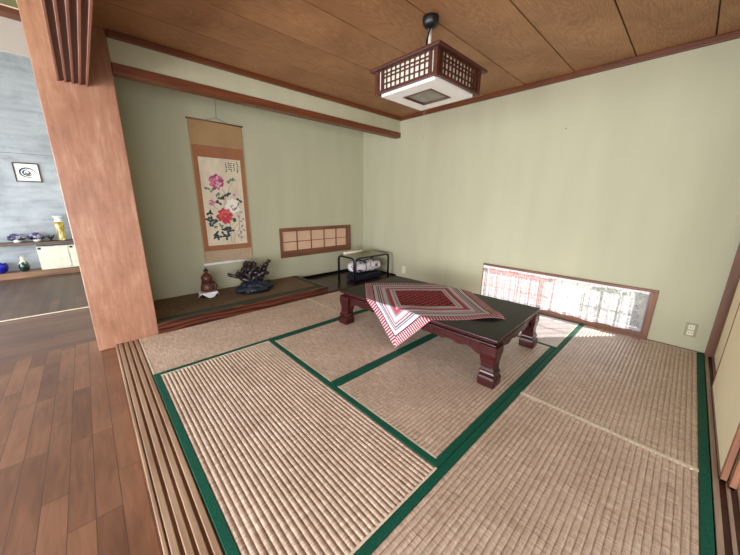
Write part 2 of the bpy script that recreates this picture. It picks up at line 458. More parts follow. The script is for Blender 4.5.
# sliding doors (cream paper with wooden frame), stacked at the right end
cream = wallmat('cream_door_paper', (222,208,172), .03)
def fusuma(n, x0, x1, y0, rail=False):
    y1 = y0-.022
    o = S('door_%d' % n, MB().box(x0+.02,x1-.02,y1+.003,y0-.003,.02,1.78), cream)
    mb = MB().box(x0,x0+.026,y1,y0,.001,1.80).box(x1-.014,x1,y1,y0,.001,1.80).box(x0,x1,y1,y0,.001,.016).box(x0,x1,y1,y0,1.78,1.80)
    if rail: mb.box(x0,x1,y1-.0,y0+.001,.80,.92)
    f = mb.build('door_frame', M['frame_wood_z'], o, bevel=.002, bseg=1)
    h = MB().lathe([(.028,0),(.028,.003),(.02,.004),(.018,.001)], seg=20, M=Matrix.Translation((x0+.09,y0-.004,.85)) @ Matrix.Rotation(-PI/2,4,'X'))
    h.build('door_pull', M['black_metal'], o)
fusuma(1, 2.62, 3.52, YR-.0500, True)
fusuma(2, 1.80, 2.88, YR-.0245)
fusuma(3, 1.77, 2.60, YR-.0500-.001)

# ---------------------------------------------------------------- small window in the alcove wall
mb = MB()
fy0, fy1 = YW-.022, YW+.06
mb.box(wx0,wx1,fy0,fy1,wz1-.045,wz1).box(wx0,wx1,fy0,fy1,wz0,wz0+.055)
o1 = S('window_1', mb, M['frame_wood'], bevel=.004)
MB().box(wx0,wx0+.04,fy0+.001,fy1,wz0+.055,wz1-.045).box(wx1-.05,wx1,fy0+.001,fy1,wz0+.055,wz1-.045).build('jamb', M['frame_wood_z'], o1, bevel=.003)
MB().box(wx0+.04,wx1-.05,YW+.0,YW+.03,wz0+.055,.508).box(wx0+.04,wx0+.052,YW+.0,YW+.03,.508,.806).box(wx1-.082,wx1-.05,YW+.0,YW+.03,.508,.806).box(wx0+.04,wx1-.05,YW,YW+.03,.806,wz1-.045).build('sash', M['frame_wood'], o1, bevel=.002, bseg=1)
mb = MB()
for x in (2.198,2.455,2.709,2.959): mb.box(x-.006,x+.006,YW+.004,YW+.02,.50,.81)
mb.box(1.952,3.185,YW+.006,YW+.018,.640,.650)
mb.build('muntin', M['frame_wood_z'], o1)
MB().box(1.945,3.19,YW+.022,YW+.024,.50,.812).build('pane', M['paper'], o1)

# ---------------------------------------------------------------- low window at floor level
fx0, fx1 = XW-.018, XW+.09
o2 = S('window_2', MB().box(fx0,fx1,vy0,vy1,-.02,.052).box(fx0,fx1,vy0,vy1,.462,.49), M['frame_wood_y'], bevel=.004)
MB().box(fx0+.001,fx1,vy0,vy0+.05,.052,.462).box(fx0+.001,fx1,vy1-.018,vy1,.052,.462).build('jamb', M['frame_wood_z'], o2, bevel=.003)
mb = MB(); alu = plain('grey_sash', (150,146,142), .4)
for (a, b, x) in ((vy0+.05,-2.31,XW+.03),(-2.36,vy1-.018,XW+.05)):
    mb.box(x,x+.02,a,b,.052,.078).box(x,x+.02,a,b,.44,.462).box(x,x+.02,a,a+.028,.078,.44).box(x,x+.02,b-.028,b,.078,.44)
mb.build('sash', alu, o2)
mb = MB()
for k in range(1,6):
    y = vy0+.05+(.88)*k/6; mb.box(XW+.036,XW+.044,y-.005,y+.005,.07,.45)
for k in range(1,6):
    y = -2.36+(.797)*k/6; mb.box(XW+.056,XW+.064,y-.005,y+.005,.07,.45)
mb.box(XW+.036,XW+.044,vy0+.05,-2.31,.25,.258).box(XW+.056,XW+.064,-2.36,vy1-.018,.25,.258)
mb.build('muntin', alu, o2)
MB().box(XW+.039,XW+.041,vy0+.06,-2.32,.07,.45).box(XW+.059,XW+.061,-2.35,vy1-.03,.07,.45).build('pane', M['glass'], o2)
# lace curtain: gathered sheet on a thin rod
def curtain(y0, y1, ztop, zbot, x, nf, seed):
    mb = MB(); N, K = 220, 14; vs = []
    random.seed(seed)
    for k in range(K+1):
        for i in range(N+1):
            u = i/N; y = y0+(y1-y0)*u; tt = k/K
            a = .006*(.5+.5*tt)*math.sin(u*nf*2*PI+1.3*math.sin(u*17))+.003*math.sin(u*nf*4.7*PI+tt*2)
            sag = .010*math.sin(PI*u*1.0)*(1-tt)
            zb = zbot+.006*math.sin(u*43)+.004*math.sin(u*19)
            vs.append((x+a, y, ztop-sag+(zb-ztop+sag)*tt))
    fs = [(k*(N+1)+i, k*(N+1)+i+1, (k+1)*(N+1)+i+1, (k+1)*(N+1)+i) for k in range(K) for i in range(N)]
    mb.add(vs, fs); return mb
cr = thing('lace_curtain', 'sheer white lace curtain hanging over the low floor-level window', 'curtain', (XW-.02,-2.37,.06))
curtain(-3.18,-1.565,.466,.060,XW-.034,21,3).build('lace_panel', M['lace'], cr, smooth=True)
mb = curtain(-3.18,-1.565,.470,.440,XW-.038,33,4)
mb.build('lace_heading', M['white_cloth'], cr, smooth=True)
MB().tube([(XW-.034,-3.19,.462),(XW-.034,-1.563,.462)], .004).build('curtain_rod', M['white_plastic'], cr)

# ---------------------------------------------------------------- tatami mats
M['tatami_sunlit'] = tatami('tatami_sunlit_rush', [(196,186,186),(216,208,208),(230,224,224)])  # sunlight on the window mat painted in as a paler rush colour
M['alcove_mat'].node_tree.nodes['Principled BSDF'].inputs['Roughness'].default_value = .75
M['alcove_mat'].node_tree.nodes['Principled BSDF'].inputs['Specular IOR Level'].default_value = .2
def mat(label, x0, x1, y0, y1, along, sides, bw=.038):
    """mesh in local coordinates: long side = local x. sides: which long sides carry a border ('a' low, 'b' high)"""
    g = .0015
    if along == 'x': L, W = x1-x0-2*g, y1-y0-2*g; loc = (x0+g,y0+g,-.0345); rz = 0
    else: L, W = y1-y0-2*g, x1-x0-2*g; loc = (x1-g,y0+g,-.0345); rz = PI/2
    root = thing('tatami_mat', label, 'tatami mat', loc, rz, 'tatami mats')
    a = bw if 'a' in sides else 0; b = W-(bw if 'b' in sides else 0)
    H = .0345; mb = MB(); pts = [(a,0.0),(a,H-.002)]
    nr = max(4, round((b-a)/.0255)); step = (b-a)/nr
    for i in range(nr):
        for k in range(1 if i else 0, 7):
            u = k/6; pts.append((a+(i+u)*step, H-.0058+.0062*math.sin(PI*u)**.55))
    pts += [(b,H-.002),(b,0.0)]
    nL = 1; n = len(pts)
    P = [(0,p[0],p[1]) for p in pts]; Q = [(L,p[0],p[1]) for p in pts]
    mb.add(P+Q, [(i, n+i, n+(i+1) % n, (i+1) % n) for i in range(n)]+[tuple(range(n)), tuple(range(2*n-1,n-1,-1))])
    mb.build('rush_cover', M['tatami_sunlit'] if 'sunlit' in label else M['tatami'], root, world=False)
    for s in sides:
        y = (0,bw) if s == 'a' else (W-bw,W)
        MB().box(0,L,y[0],y[1],0,H+.001).build('cloth_border', M['border'], root, world=False, bevel=.002, bseg=2)
    MB().box(.0,.011,a+.001,b-.001,H-.006,H+.0004).build('end_edge', M['pale_edge'], root, world=False)
    MB().box(L-.011,L,a+.001,b-.001,H-.006,H+.0004).build('end_edge', M['pale_edge'], root, world=False)
    return root
Y1, Y2, Y3 = -.842, -1.80, -2.70
mat('tatami mat along the alcove step, its end against the wide orange-brown pillar', 0,1.812,Y1,0,'x','a')
mat('tatami mat by the dark plank floor in front of the black tube rack', 1.812,XW,Y1,0,'x','a')
mat('pale ridged tatami mat running alongside the grooved sill rails', 0,.92,Y3,Y1,'y','ab')
mat('tatami mat with the hanging cloth corner over it and the left table foot on it', .92,2.70,Y2,Y1,'x','ab')
mat('tatami mat with the nearest table foot on it, in the middle of the room', .92,2.70,Y3,Y2,'x','ab')
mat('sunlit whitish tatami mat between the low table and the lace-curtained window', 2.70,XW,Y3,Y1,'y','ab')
mat('nearest tatami mat, cut by the bottom edge of the photo', 0,1.812,YR,Y3,'x','ab')
mat('tatami mat in the corner below the double wall outlet, beside the cream sliding doors', 1.812,XW,YR,Y3,'x','ab')

# ---------------------------------------------------------------- alcove platform
ap = thing('alcove_platform', 'low raised alcove step with figured red-brown front beam and dull brown rush top', 'platform', (1.15,.43,-.02))
MB().box(.165,2.155,.0,.04,-.02,.1).box(2.115,2.155,.04,YW,-.02,.1).build('front_beam', M['step_beam'], ap, bevel=.006)
MB().box(.165,2.115,.04,YW,-.02,.092).build('base_board', M['dark_plank'], ap)
MB().box(.166,2.05,.15,YW-.001,.092,.101).build('rush_top', M['alcove_mat'], ap)
MB().box(.166,2.114,.041,.149,.092,.103).box(2.051,2.114,.149,YW-.001,.092,.103).build('cloth_border', M['dark_green_cloth'], ap, bevel=.002)

# ---------------------------------------------------------------- low table
TX, TY, TR = 2.137, -1.748, math.radians(2.1)
tb = thing('low_table', 'low black-topped lacquered table with carved red-brown apron and block feet on the tatami', 'table', (TX,TY,0), TR)
HW, HL, TZ = .466, .822, .025
def rbox(mb, hx, hy, z0, z1): return mb.box(-hx,hx,-hy,hy,z0+TZ,z1+TZ)
rbox(MB(), HW, HL, .313, .335).build('table_edge', M['lacquer_red'], tb, world=False, bevel=.005, bseg=3)
rbox(MB(), HW-.006, HL-.006, .333, .3365).build('table_top', M['lacquer_black'], tb, world=False, bevel=.001)
rbox(MB(), HW-.024, HL-.024, .292, .313).build('moulding', M['lacquer_red'], tb, world=False, bevel=.006, bseg=3)
rbox(MB(), HW-.010, HL-.010, .280, .292).build('moulding', M['lacquer_red'], tb, world=False, bevel=.004, bseg=3)
def apron(L):
    """lower edge: cusped curve from leg to leg; polygon in (u, z)"""
    pts = [(-L,.281+TZ),(L,.281+TZ)]; N = 44
    for i in range(N+1):
        u = L-2*L*i/N; d = L-abs(u)
        z = .212
        if d < .22: z = .212-.040*(1-d/.22)**1.5
        z += .010*math.cos(min(d, .5)*2*PI/.16)*(1 if d < .4 else 0)
        pts.append((u, z+TZ))
    return pts
for sgn in (-1,1):
    x = sgn*(HW-.045)
    MB().prism([(x,u,z) for u, z in apron(HL-.06)], (.018*sgn,0,0)).build('apron', M['lacquer_red'], tb, world=False, bevel=.002, bseg=1)
    y = sgn*(HL-.045)
    MB().prism([(u,y,z) for u, z in apron(HW-.06)], (0,.018*sgn,0)).build('apron', M['lacquer_red'], tb, world=False, bevel=.002, bseg=1)
    # carved scrolls near the legs on the long sides
    for s2_ in (-1,1):
        mb = MB(); x = sgn*(HW-.025)
        for q in range(3):
            c = s2_*(HL-.16-.045*q); pts = []
            for k in range(16):
                a = k/15*2.4*PI; r = .014*(1-k/20)
                pts.append((x, c+r*math.cos(a), .243+TZ+r*math.sin(a)*.8))
            mb.tube(pts, .0025, 6)
        mb.build('carved_scroll', M['lacquer_red'], tb, world=False, smooth=True)
prof = [(.306,.0625,.003),(.280,.0628,.003),(.245,.063,.004),(.205,.056,.004),(.170,.050,.006),(.140,.047,.009),(.118,.048,.012),(.112,.053,.013),
        (.102,.056,.014),(.094,.055,.014),(.090,.049,.013),(.084,.049,.013),(.078,.056,.015),(.066,.061,.016),(.050,.062,.016),(.010,.061,.016),(.002,.056,.016)]
for sx in (-1,1):
    for sy_ in (-1,1):
        rings = []
        cx, cy_ = sx*(HW-.062), sy_*(HL-.062)
        for z, h, off in prof:
            c = h*.10; X, Y = cx+sx*off, cy_+sy_*off
            rings.append([(X+a, Y+b, z) for a, b in ((-h+c,-h),(h-c,-h),(h,-h+c),(h,h-c),(h-c,h),(-h+c,h),(-h,h-c),(-h,-h+c))])
        MB().loft(rings[::-1]).build('leg', M['lacquer_red'], tb, world=False)

# ---------------------------------------------------------------- patterned cloth on the table
t = NT('red_patterned_cloth'); tc = t.node('ShaderNodeTexCoord'); sp = t.node('ShaderNodeSeparateXYZ'); t.link(tc.outputs['UV'], sp.inputs[0])
U, V = sp.outputs['X'], sp.outputs['Y']
du = t.math('MINIMUM', U, t.math('SUBTRACT', 1, U)); dv = t.math('MINIMUM', V, t.math('SUBTRACT', 1, V))
d = t.math('MINIMUM', du, dv); isu = t.math('LESS_THAN', du, dv)
along = t.math('ADD', t.math('MULTIPLY', isu, V), t.math('MULTIPLY', t.math('SUBTRACT', 1, isu), U))
stripe = t.math('GREATER_THAN', t.math('SINE', t.math('MULTIPLY', along, 2*PI*44)), .30)
RED, WHT, GRY, DRK, PNK, DRD = lin((166,34,52)), lin((224,216,220)), lin((160,148,156)), lin((50,38,52)), lin((190,84,98)), lin((140,30,46))
A_ = t.mix(stripe, RED, WHT)
bands = t.ramp(t.math('MULTIPLY', d, 2), [(0,RED),(.135,DRK),(.150,WHT),(.205,GRY),(.218,DRK),(.226,WHT),(.238,GRY),(.25,DRK),(.258,WHT),(.285,RED),(.297,WHT),(.305,RED),(.312,WHT),
                 (.37,GRY),(.40,PNK),(.455,WHT),(.50,GRY),(.52,WHT),(.55,DRD)], 'CONSTANT')
fac = t.math('LESS_THAN', d, .0675)
c1 = t.mix(fac, bands, A_)
# centre: red with fine white dashes on a diagonal lattice
p1 = t.math('SINE', t.math('MULTIPLY', t.math('ADD', U, V), 2*PI*15)); p2 = t.math('SINE', t.math('MULTIPLY', t.math('SUBTRACT', U, V), 2*PI*15))
fm = t.math('GREATER_THAN', t.math('MAXIMUM', p1, p2), .95)
dash = t.math('GREATER_THAN', t.math('SINE', t.math('MULTIPLY', U, 2*PI*60)), .1)
fm = t.math('MULTIPLY', t.math('MULTIPLY', fm, dash), t.math('GREATER_THAN', d, .275))
c1 = t.mix(fm, c1, lin((222,180,184)))
f = t.noise(tc.outputs['UV'], 500, 2, .5)
c1 = t.mix(.12, c1, t.ramp(f, [(.35,(0,0,0,1)),(.65,(1,1,1,1))]), 'OVERLAY')
t.bump(f, .3, .001); t.set(c1, .85, .2)
tp_ = t.node('ShaderNodeBsdfTransparent'); ms_ = t.node('ShaderNodeMixShader'); ms_.inputs[0].default_value = .30
t.link(t.b.outputs[0], ms_.inputs[1]); t.link(tp_.outputs[0], ms_.inputs[2]); t.link(ms_.outputs[0], t.out.inputs['Surface'])
M['cloth'] = t.mat
def cloth():
    N = 110; S_ = 1.09
    ex = -HW-.004; exr = HW+.004           # table long edges, in table space
    T0 = Vector((1.300,-1.745)); ang = math.radians(49.0)
    u = Vector((math.cos(ang), math.sin(ang))); v = Vector((math.sin(ang), -math.cos(ang)))
    vs, uv = [], []
    c, s = math.cos(-TR), math.sin(-TR); top = .3635; R = .010
    for j in range(N+1):
        for i in range(N+1):
            p = T0+u*(S_*i/N)+v*(S_*j/N)-Vector((TX,TY))
            x, y = c*p.x-s*p.y, s*p.x+c*p.y
            z = top
            wr = .0032*(1+math.sin(9*x+4*y)*math.sin(7*y-3*x))
            # soft folds radiating near the hanging edge and the right-hand corner
            rc = math.hypot(i/N-0, j/N-1)
            wr += .011*math.exp(-((x+.38)/.10)**2)*max(0, math.sin(5.5*(y+.30)))**2
            if rc < .32: wr += .024*(1-rc/.32)*abs(math.sin(11*rc+2.6*(i/N)))
            d_ = max(0, ex-x)
            if d_ > 0 or x > exr:
                d_ = d_ if d_ > 0 else x-exr; sg = -1 if x < 0 else 1; e_ = ex if x < 0 else exr
                if d_ < R*PI/2: a = d_/R; x = e_+sg*R*math.sin(a); z = top-R*(1-math.cos(a)); wr *= math.cos(a)
                else:
                    h = d_-R*PI/2
                    x = e_+sg*(R+.010*math.sin(y*13+.6)*min(1, h/.1)+.02*h); z = top-R-h; wr = 0
                z = max(z, .004+.001*math.sin(i))
            vs.append(Vector((x, y, z+wr))); uv.append((i/N, j/N))
    mb = MB(); mb.add(vs, [(j*(N+1)+i, j*(N+1)+i+1, (j+1)*(N+1)+i+1, (j+1)*(N+1)+i) for j in range(N) for i in range(N)])
    mb.uv = uv
    Mt = Matrix.Translation((TX,TY,0)) @ Matrix.Rotation(TR,4,'Z')
    mb.v = [tuple(Mt @ Vector(p)-Vector((2.08,-1.70,.365))) for p in mb.v]
    o = mb.build('table_cloth', M['cloth'], smooth=True); o.location = (2.08,-1.70,.365)
    so = o.modifiers.new('thickness', 'SOLIDIFY'); so.thickness = .0015; so.offset = 1
    return o
tag(cloth(), 'red and white striped square cloth laid askew, one corner hanging off the low table', 'table cloth')

# ---------------------------------------------------------------- ceiling lamp
lc = (1.806,-1.815)
lp = thing('ceiling_lamp', 'square ceiling lamp with dark wooden lattice frame and white underside', 'ceiling lamp', (lc[0],lc[1],2.0))
def L4(mb, fn):
    """repeat boxes on the four sides"""
    for k in range(4):
        m_ = mb
        Mk = Matrix.Translation((lc[0],lc[1],0)) @ Matrix.Rotation(k*PI/2,4,'Z'); fn(mb, Mk)
    return mb
hb, z0, z1 = .268, 2.026, 2.172
L4(MB(), lambda m, K: m.prism([K@Vector(p) for p in ((-.302,.302,2.168),(.302,.302,2.168),(.256,.256,2.168),(-.256,.256,2.168))], (0,0,.018))).build('top_frame', M['lamp_wood'], lp, bevel=.003)
L4(MB(), lambda m, K: m.prism([K@Vector(p) for p in ((-hb,hb,z0),(hb,hb,z0),(hb-.024,hb-.024,z0),(-hb+.024,hb-.024,z0))], (0,0,.020))).build('bottom_frame', M['lamp_wood'], lp, bevel=.002)
def posts(m, K):
    m.box(-hb-.004,-hb+.026,hb-.026,hb+.004,z0-.006,z1, M=K)
for k in range(4):
    m = MB(); posts(m, Matrix.Translation((lc[0],lc[1],0)) @ Matrix.Rotation(k*PI/2,4,'Z')); m.build('post', M['lamp_wood'], lp, bevel=.002)
    for q in (-1,1):
        MB().box(q*(hb-.060)-.008,q*(hb-.060)+.008,hb-.02,hb-.002,z0+.02,z1, M=Matrix.Translation((lc[0],lc[1],0)) @ Matrix.Rotation(k*PI/2,4,'Z')).build('inner_post', M['lamp_wood'], lp)
def lattice(m, K):
    a = hb-.06
    for i in range(1,10):
        x = -a+2*a*i/10; m.box(x-.0035,x+.0035,hb-.016,hb-.006,z0+.02,z1, M=K)
    for z in (z0+.055,z0+.095,z0+.118): m.box(-a,a,hb-.017,hb-.007,z-.003,z+.003, M=K)
L4(MB(), lattice).build('lattice', M['lamp_wood'], lp)
L4(MB(), lambda m, K: m.box(-hb+.02,hb-.02,hb-.034,hb-.026,z0+.01,z1, M=K)).build('paper_panel', M['shoji_white'], lp)
x, y = lc
mb = MB()
for a, b, c, d_ in ((-.236,.236,.12,.236),(-.236,.236,-.236,-.12),(-.236,-.12,-.12,.12),(.12,.236,-.12,.12)):
    mb.box(x+a,x+b,y+c,y+d_,2.011,2.034)
mb.build('underside_cover', M['white_plastic'], lp, bevel=.0)
L4(MB(), lambda m, K: m.prism([K@Vector(p) for p in ((-.125,.125,2.006),(.125,.125,2.006),(.112,.112,2.006),(-.112,.112,2.006))], (0,0,.009))).build('glass_frame', M['lamp_wood'], lp, bevel=.002)
MB().box(x-.113,x+.113,y-.113,y+.113,2.015,2.019).build('diffuser', M['grey_glass'], lp)
MB().box(x-.24,x+.24,y-.24,y+.24,2.16,2.168).build('top_cover', M['white_plastic'], lp)
MB().lathe([(.018,-.070),(.038,-.062),(.052,-.045),(.057,-.02),(.056,0)], (x,y,ZC), 28).build('ceiling_rose', M['black_metal'], lp, smooth=True)
MB().tube([(x,y,ZC-.07),(x,y,2.17)], .012, 10).tube([(x-.02,y,2.17),(x-.02,y,2.25)], .02, 10).build('stem', M['white_plastic'], lp, smooth=True)
MB().tube([(x-.01,y-.01,ZC-.06),(x-.035,y-.015,2.40),(x-.06,y-.02,2.34),(x-.055,y-.02,2.28),(x-.03,y-.01,2.22),(x-.02,y,2.17)], .006, 8).tube([(x+.015,y+.01,ZC-.06),(x-.012,y+.01,2.38),(x-.025,y+.01,2.28),(x-.02,y,2.17)], .006, 8).build('cord', M['black_metal'], lp, smooth=True)
MB().tube([(2.03,-1.625,2.012),(2.034,-1.622,1.90),(2.033,-1.622,1.80)], .0016, 6).lathe([(.003,0),(.005,.006),(.003,.022)], (2.033,-1.622,1.782), 8).build('pull_string', M['string'], lp)

# ---------------------------------------------------------------- hanging scroll
sx0, sx1, sz0, sz1 = .852, 1.468, .455, 2.175
hs = thing('hanging_scroll', 'tall brown-bordered hanging scroll painted with pink, white and red peonies', 'hanging scroll', (1.16,YW,.455))
ysc = YW-.012
def cloths(name, rgb, sc=90):
    t = NT(name); f = t.noise(t.coords((1,1,.3)), sc, 3, .6); g = t.noise(t.coords(), 5, 3)
    s = t.math('ADD', t.math('MULTIPLY', f, .5), t.math('MULTIPLY', g, .5)); c = lin(rgb)
    return t.set(t.ramp(s, [(.35, tuple(q*.8 for q in c[:3])+(1,)), (.65, c)]), .75, .25)
ochre, tan, beige, cream2 = cloths('ochre_silk',(178,146,104)), cloths('brown_silk',(166,112,80)), cloths('beige_silk',(190,168,140)), cloths('painting_paper',(228,216,192),20)
MB().box(sx0,sx1,ysc,ysc+.003,1.90,sz1).build('top_cloth', ochre, hs)
MB().box(sx0,sx1,ysc-.0005,ysc+.003,.622,1.90).build('brown_border', tan, hs)
MB().box(sx0,sx1,ysc,ysc+.003,sz0,.622).build('bottom_cloth', beige, hs)
MB().tube([(sx0-.012,ysc,sz1),(sx1+.012,ysc,sz1)], .009, 10).build('hanging_bar', M['frame_wood'], hs, smooth=True)
MB().tube([(sx0-.02,ysc-.008,sz0),(sx1+.02,ysc-.008,sz0)], .017, 12).build('roller', M['white_cloth'], hs, smooth=True)
MB().tube([(1.02,ysc-.004,sz1),(1.17,ysc-.003,2.225),(1.31,ysc-.004,sz1)], .003, 6).tube([(1.17,ysc-.003,2.225),(1.195,ysc+.006,2.59)], .003, 6).build('cord', M['string'], hs)
MB().box(sx0+.001,sx0+.012,ysc-.0015,ysc,.50,sz1-.01).box(sx1-.012,sx1-.001,ysc-.0015,ysc,.50,sz1-.01).build('edge_strip', ochre, hs)
ax0, ax1, az0, az1 = .915, 1.41, .69, 1.765
pt = MB().box(ax0,ax1,ysc-.002,ysc,az0,az1).build('painting', cream2, hs)
def inkmat(n_, rgb, var=.25): return plain(n_, rgb, .8, .1, var, 60)
I = [inkmat('ink_pink',(212,128,160)), inkmat('ink_magenta',(176,78,122)), inkmat('ink_palepink',(232,182,200)), inkmat('ink_red',(208,80,90)), inkmat('ink_rose',(226,112,116)),
     inkmat('ink_white',(244,240,232),.03), inkmat('ink_leaf',(64,84,84)), inkmat('ink_paleleaf',(120,140,120)), inkmat('ink_black',(36,32,30)), inkmat('ink_grey',(150,146,134)), inkmat('ink_yellow',(220,180,90))]
random.seed(11)
lay = [0]
def P2(u, v): return ax0+u*(ax1-ax0), az1-v*(az1-az0)
def petal(mb, cx, cz, rx, rz, rot, mi, wob=.12, n=14):
    lay[0] += 1; yy = ysc-.0022-.00001*lay[0]; vs = []
    ph = random.random()*6
    for k in range(n):
        a = 2*PI*k/n; w = 1+wob*math.sin(3*a+ph)
        px, pz = rx*w*math.cos(a), rz*w*math.sin(a)
        vs.append((cx+px*math.cos(rot)-pz*math.sin(rot), yy, cz+px*math.sin(rot)+pz*math.cos(rot)))
    mb.add(vs, [tuple(range(n))], mi)
def flower(mb, u, v, R, mis, centre=10):
    cx, cz = P2(u, v)
    for ring, (rad, n, sz) in enumerate(((.68,9,.40),(.42,7,.33),(.18,5,.24))):
        for k in range(n):
            a = 2*PI*(k+random.random()*.5)/n+ring
            petal(mb, cx+R*rad*math.cos(a), cz+R*rad*math.sin(a)*1.05, R*sz, R*sz*.72, a+random.random(), random.choice(mis), .18)
    petal(mb, cx, cz, R*.12, R*.1, 0, centre)
def leaf(mb, u, v, s, mi):
    cx, cz = P2(u, v)
    for k in range(3):
        a = random.random()*2*PI
        petal(mb, cx+s*.5*math.cos(a), cz+s*.5*math.sin(a), s*.62, s*.34, a, mi, .22)
mb = MB()
for a, b in (((.50,.33),(.56,.50)),((.56,.50),(.60,.99)),((.68,.86),(.66,1.0)),((.50,.39),(.46,.62)),((.75,.24),(.60,.40)),((.86,.60),(.82,.97)),((.92,.78),(.72,.86)),((.20,.50),(.35,.60)),((.80,.74),(.62,.86))):
    (x0_, zz0), (x1_, zz1) = P2(*a), P2(*b); n = 7; pts = []
    for k in range(n):
        s = k/(n-1); pts.append((x0_+(x1_-x0_)*s+.008*math.sin(s*7+a[0]*9), ysc-.0021, zz0+(zz1-zz0)*s))
    for k in range(n-1):
        (xa, ya, za), (xb, yb, zb) = pts[k], pts[k+1]; w = .0032
        mb.add([(xa-w,ya,za),(xa+w,ya,za),(xb+w,yb,zb),(xb-w,yb,zb)], [(0,1,2,3)], 9)
for u, v in ((.136,.338),(.241,.358),(.344,.402),(.682,.248),(.757,.235),(.256,.781),(.35,.77)): leaf(mb, u, v, .034, 7)
for u, v in ((.82,.66),(.86,.72),(.88,.78),(.92,.70),(.8,.6),(.9,.62),(.93,.84),(.84,.86),(.78,.9),(.86,.93)): leaf(mb, u, v, .022, 9)
for u, v in ((.113,.617),(.142,.686),(.07,.696),(.099,.766),(.223,.722),(.542,.788),(.437,.821),(.60,.83),(.186,.886),(.276,.901),(.47,.908),(.404,.869),(.883,.467),(.501,.423),(.60,.39),(.43,.455),(.736,.694),(.307,.68),(.36,.50),(.50,.86),(.22,.86)): leaf(mb, u, v, .040, 6)
flower(mb, .36, .262, .088, [0,0,1,2])
flower(mb, .196, .498, .036, [0,1,2], 2)
flower(mb, .771, .403, .024, [0,1,2], 2)
flower(mb, .70, .535, .088, [5,5,5,9])
flower(mb, .485, .655, .094, [3,3,4,3])
for (u, v0, v1) in ((.625,.055,.15),(.70,.045,.115),(.755,.045,.14),(.825,.04,.125),(.91,.03,.15)):
    v = v0
    while v < v1:
        cx, cz = P2(u, v)
        for k in range(3):
            petal(mb, cx+random.uniform(-.008,.008), cz+random.uniform(-.006,.006), random.uniform(.006,.011), .0036, random.choice((0,0,PI/2,.7)), 8, .1, 6)
        v += .021
mb.build('peony_picture', I, pt)

# ---------------------------------------------------------------- alcove ornaments
# gourd flask on a small stand with a white cloth
gx, gy = .79, .63
st = thing('display_stand', 'small dark wooden stand nearly hidden by a white cloth in the alcove', 'stand', (gx,gy,.101))
MB().box(gx-.085,gx+.085,gy-.075,gy+.075,.150,.160).build('stand_top', M['lacquer_black'], st, bevel=.002)
for a in (-1,1):
    for b in (-1,1):
        MB().box(gx+a*.065-.012,gx+a*.065+.012,gy+b*.055-.012,gy+b*.055+.012,.102,.150).build('leg', M['lacquer_black'], st, bevel=.003)
N = 40; mb = MB(); vs = []; h = .125
for j in range(N+1):
    for i in range(N+1):
        u, v = (i/N-.5)*2*h, (j/N-.5)*2*h; a = PI/4
        x, y = u*math.cos(a)-v*math.sin(a), u*math.sin(a)+v*math.cos(a)
        dx, dy = max(0, abs(x)-.087), max(0, abs(y)-.077); dd = math.hypot(dx, dy)
        if dd > 0:
            k = .35; x = math.copysign(min(abs(x),.087)+dx*k, x); y = math.copysign(min(abs(y),.077)+dy*k, y)
            x += .006*math.sin(40*y)*min(1,dd/.03); y += .006*math.sin(38*x)*min(1,dd/.03)
        vs.append((gx+x, gy+y, max(.104, .1625-dd*.85)))
mb.add(vs, [(j*(N+1)+i, j*(N+1)+i+1, (j+1)*(N+1)+i+1, (j+1)*(N+1)+i) for j in range(N) for i in range(N)])
o = mb.build('white_doily', M['white_cloth'], smooth=True)
tag(o, 'crumpled white cloth spread under the brown gourd flask', 'cloth')
so = o.modifiers.new('thickness', 'SOLIDIFY'); so.thickness = .002; so.offset = 1
gf = thing('gourd_flask', 'brown pottery gourd-shaped flask with dark cord round its waist', 'flask', (gx,gy,.166))
pr_ = [(.050,0),(.070,.008),(.078,.03),(.078,.06),(.070,.09),(.058,.108),(.052,.118),(.054,.128),(.062,.145),(.064,.168),(.058,.192),(.042,.212),(.024,.226),(.018,.236),(.018,.25)]
MB().lathe(pr_, (gx,gy,.166), 32).build('body', M['pottery'], gf, smooth=True)
MB().lathe([(.024,.248),(.028,.254),(.026,.266),(.014,.274),(.014,.282),(.006,.287)], (gx,gy,.166), 20).build('stopper', M['cord_dark'], gf, smooth=True)
mb = MB(); mb.tube([(gx+.056*math.cos(a), gy+.056*math.sin(a), .166+.118+.004*math.sin(3*a)) for a in [2*PI*k/28 for k in range(28)]], .007, 8, closed=True)
pts = []
for k in range(12):
    s = k/11; pts.append((gx+.055+.035*math.sin(PI*s)-.0+.012*s, gy-.045, .166+.118-.112*s))
mb.tube(pts, .006, 8); mb.build('cord', M['cord_dark'], gf, smooth=True)

# driftwood root carving on a thin plinth
t = NT('driftwood'); f = t.noise(t.coords((1,1,.6)), 34, 5, .65, 1.2)
M['drift'] = t.set(t.ramp(f, [(.35, lin((18,11,14))), (.55, lin((42,26,30))), (.75, lin((84,60,64)))]), .3, .55); t.bump(f, .7, .006)
t = NT('driftwood_blue_sheen'); f = t.noise(t.coords((1,1,.6)), 40, 5, .65, 1.5)
M['root'] = t.set(t.ramp(f, [(.35, lin((14,18,28))), (.55, lin((30,38,52))), (.78, lin((80,92,108)))]), .35, .5); t.bump(f, .8, .008)  # same wood; bluish sheen of reflected light painted into the base colour
dx_, dy_ = 1.315, .48
dr = thing('root_sculpture', 'dark gnarled tree-root sculpture with knobbly branches on a flat black plinth', 'sculpture', (dx_,dy_,.101))
mb = MB()
pl_ = []
for k in range(28):
    a = 2*PI*k/28; r = 1+.06*math.sin(3*a)+.05*math.sin(5*a+1)
    pl_.append((dx_+.225*r*math.cos(a), dy_+.165*r*math.sin(a), .103))
mb.prism(pl_, (0,0,.014)); mb.build('plinth', M['lacquer_black'], dr, bevel=.004)
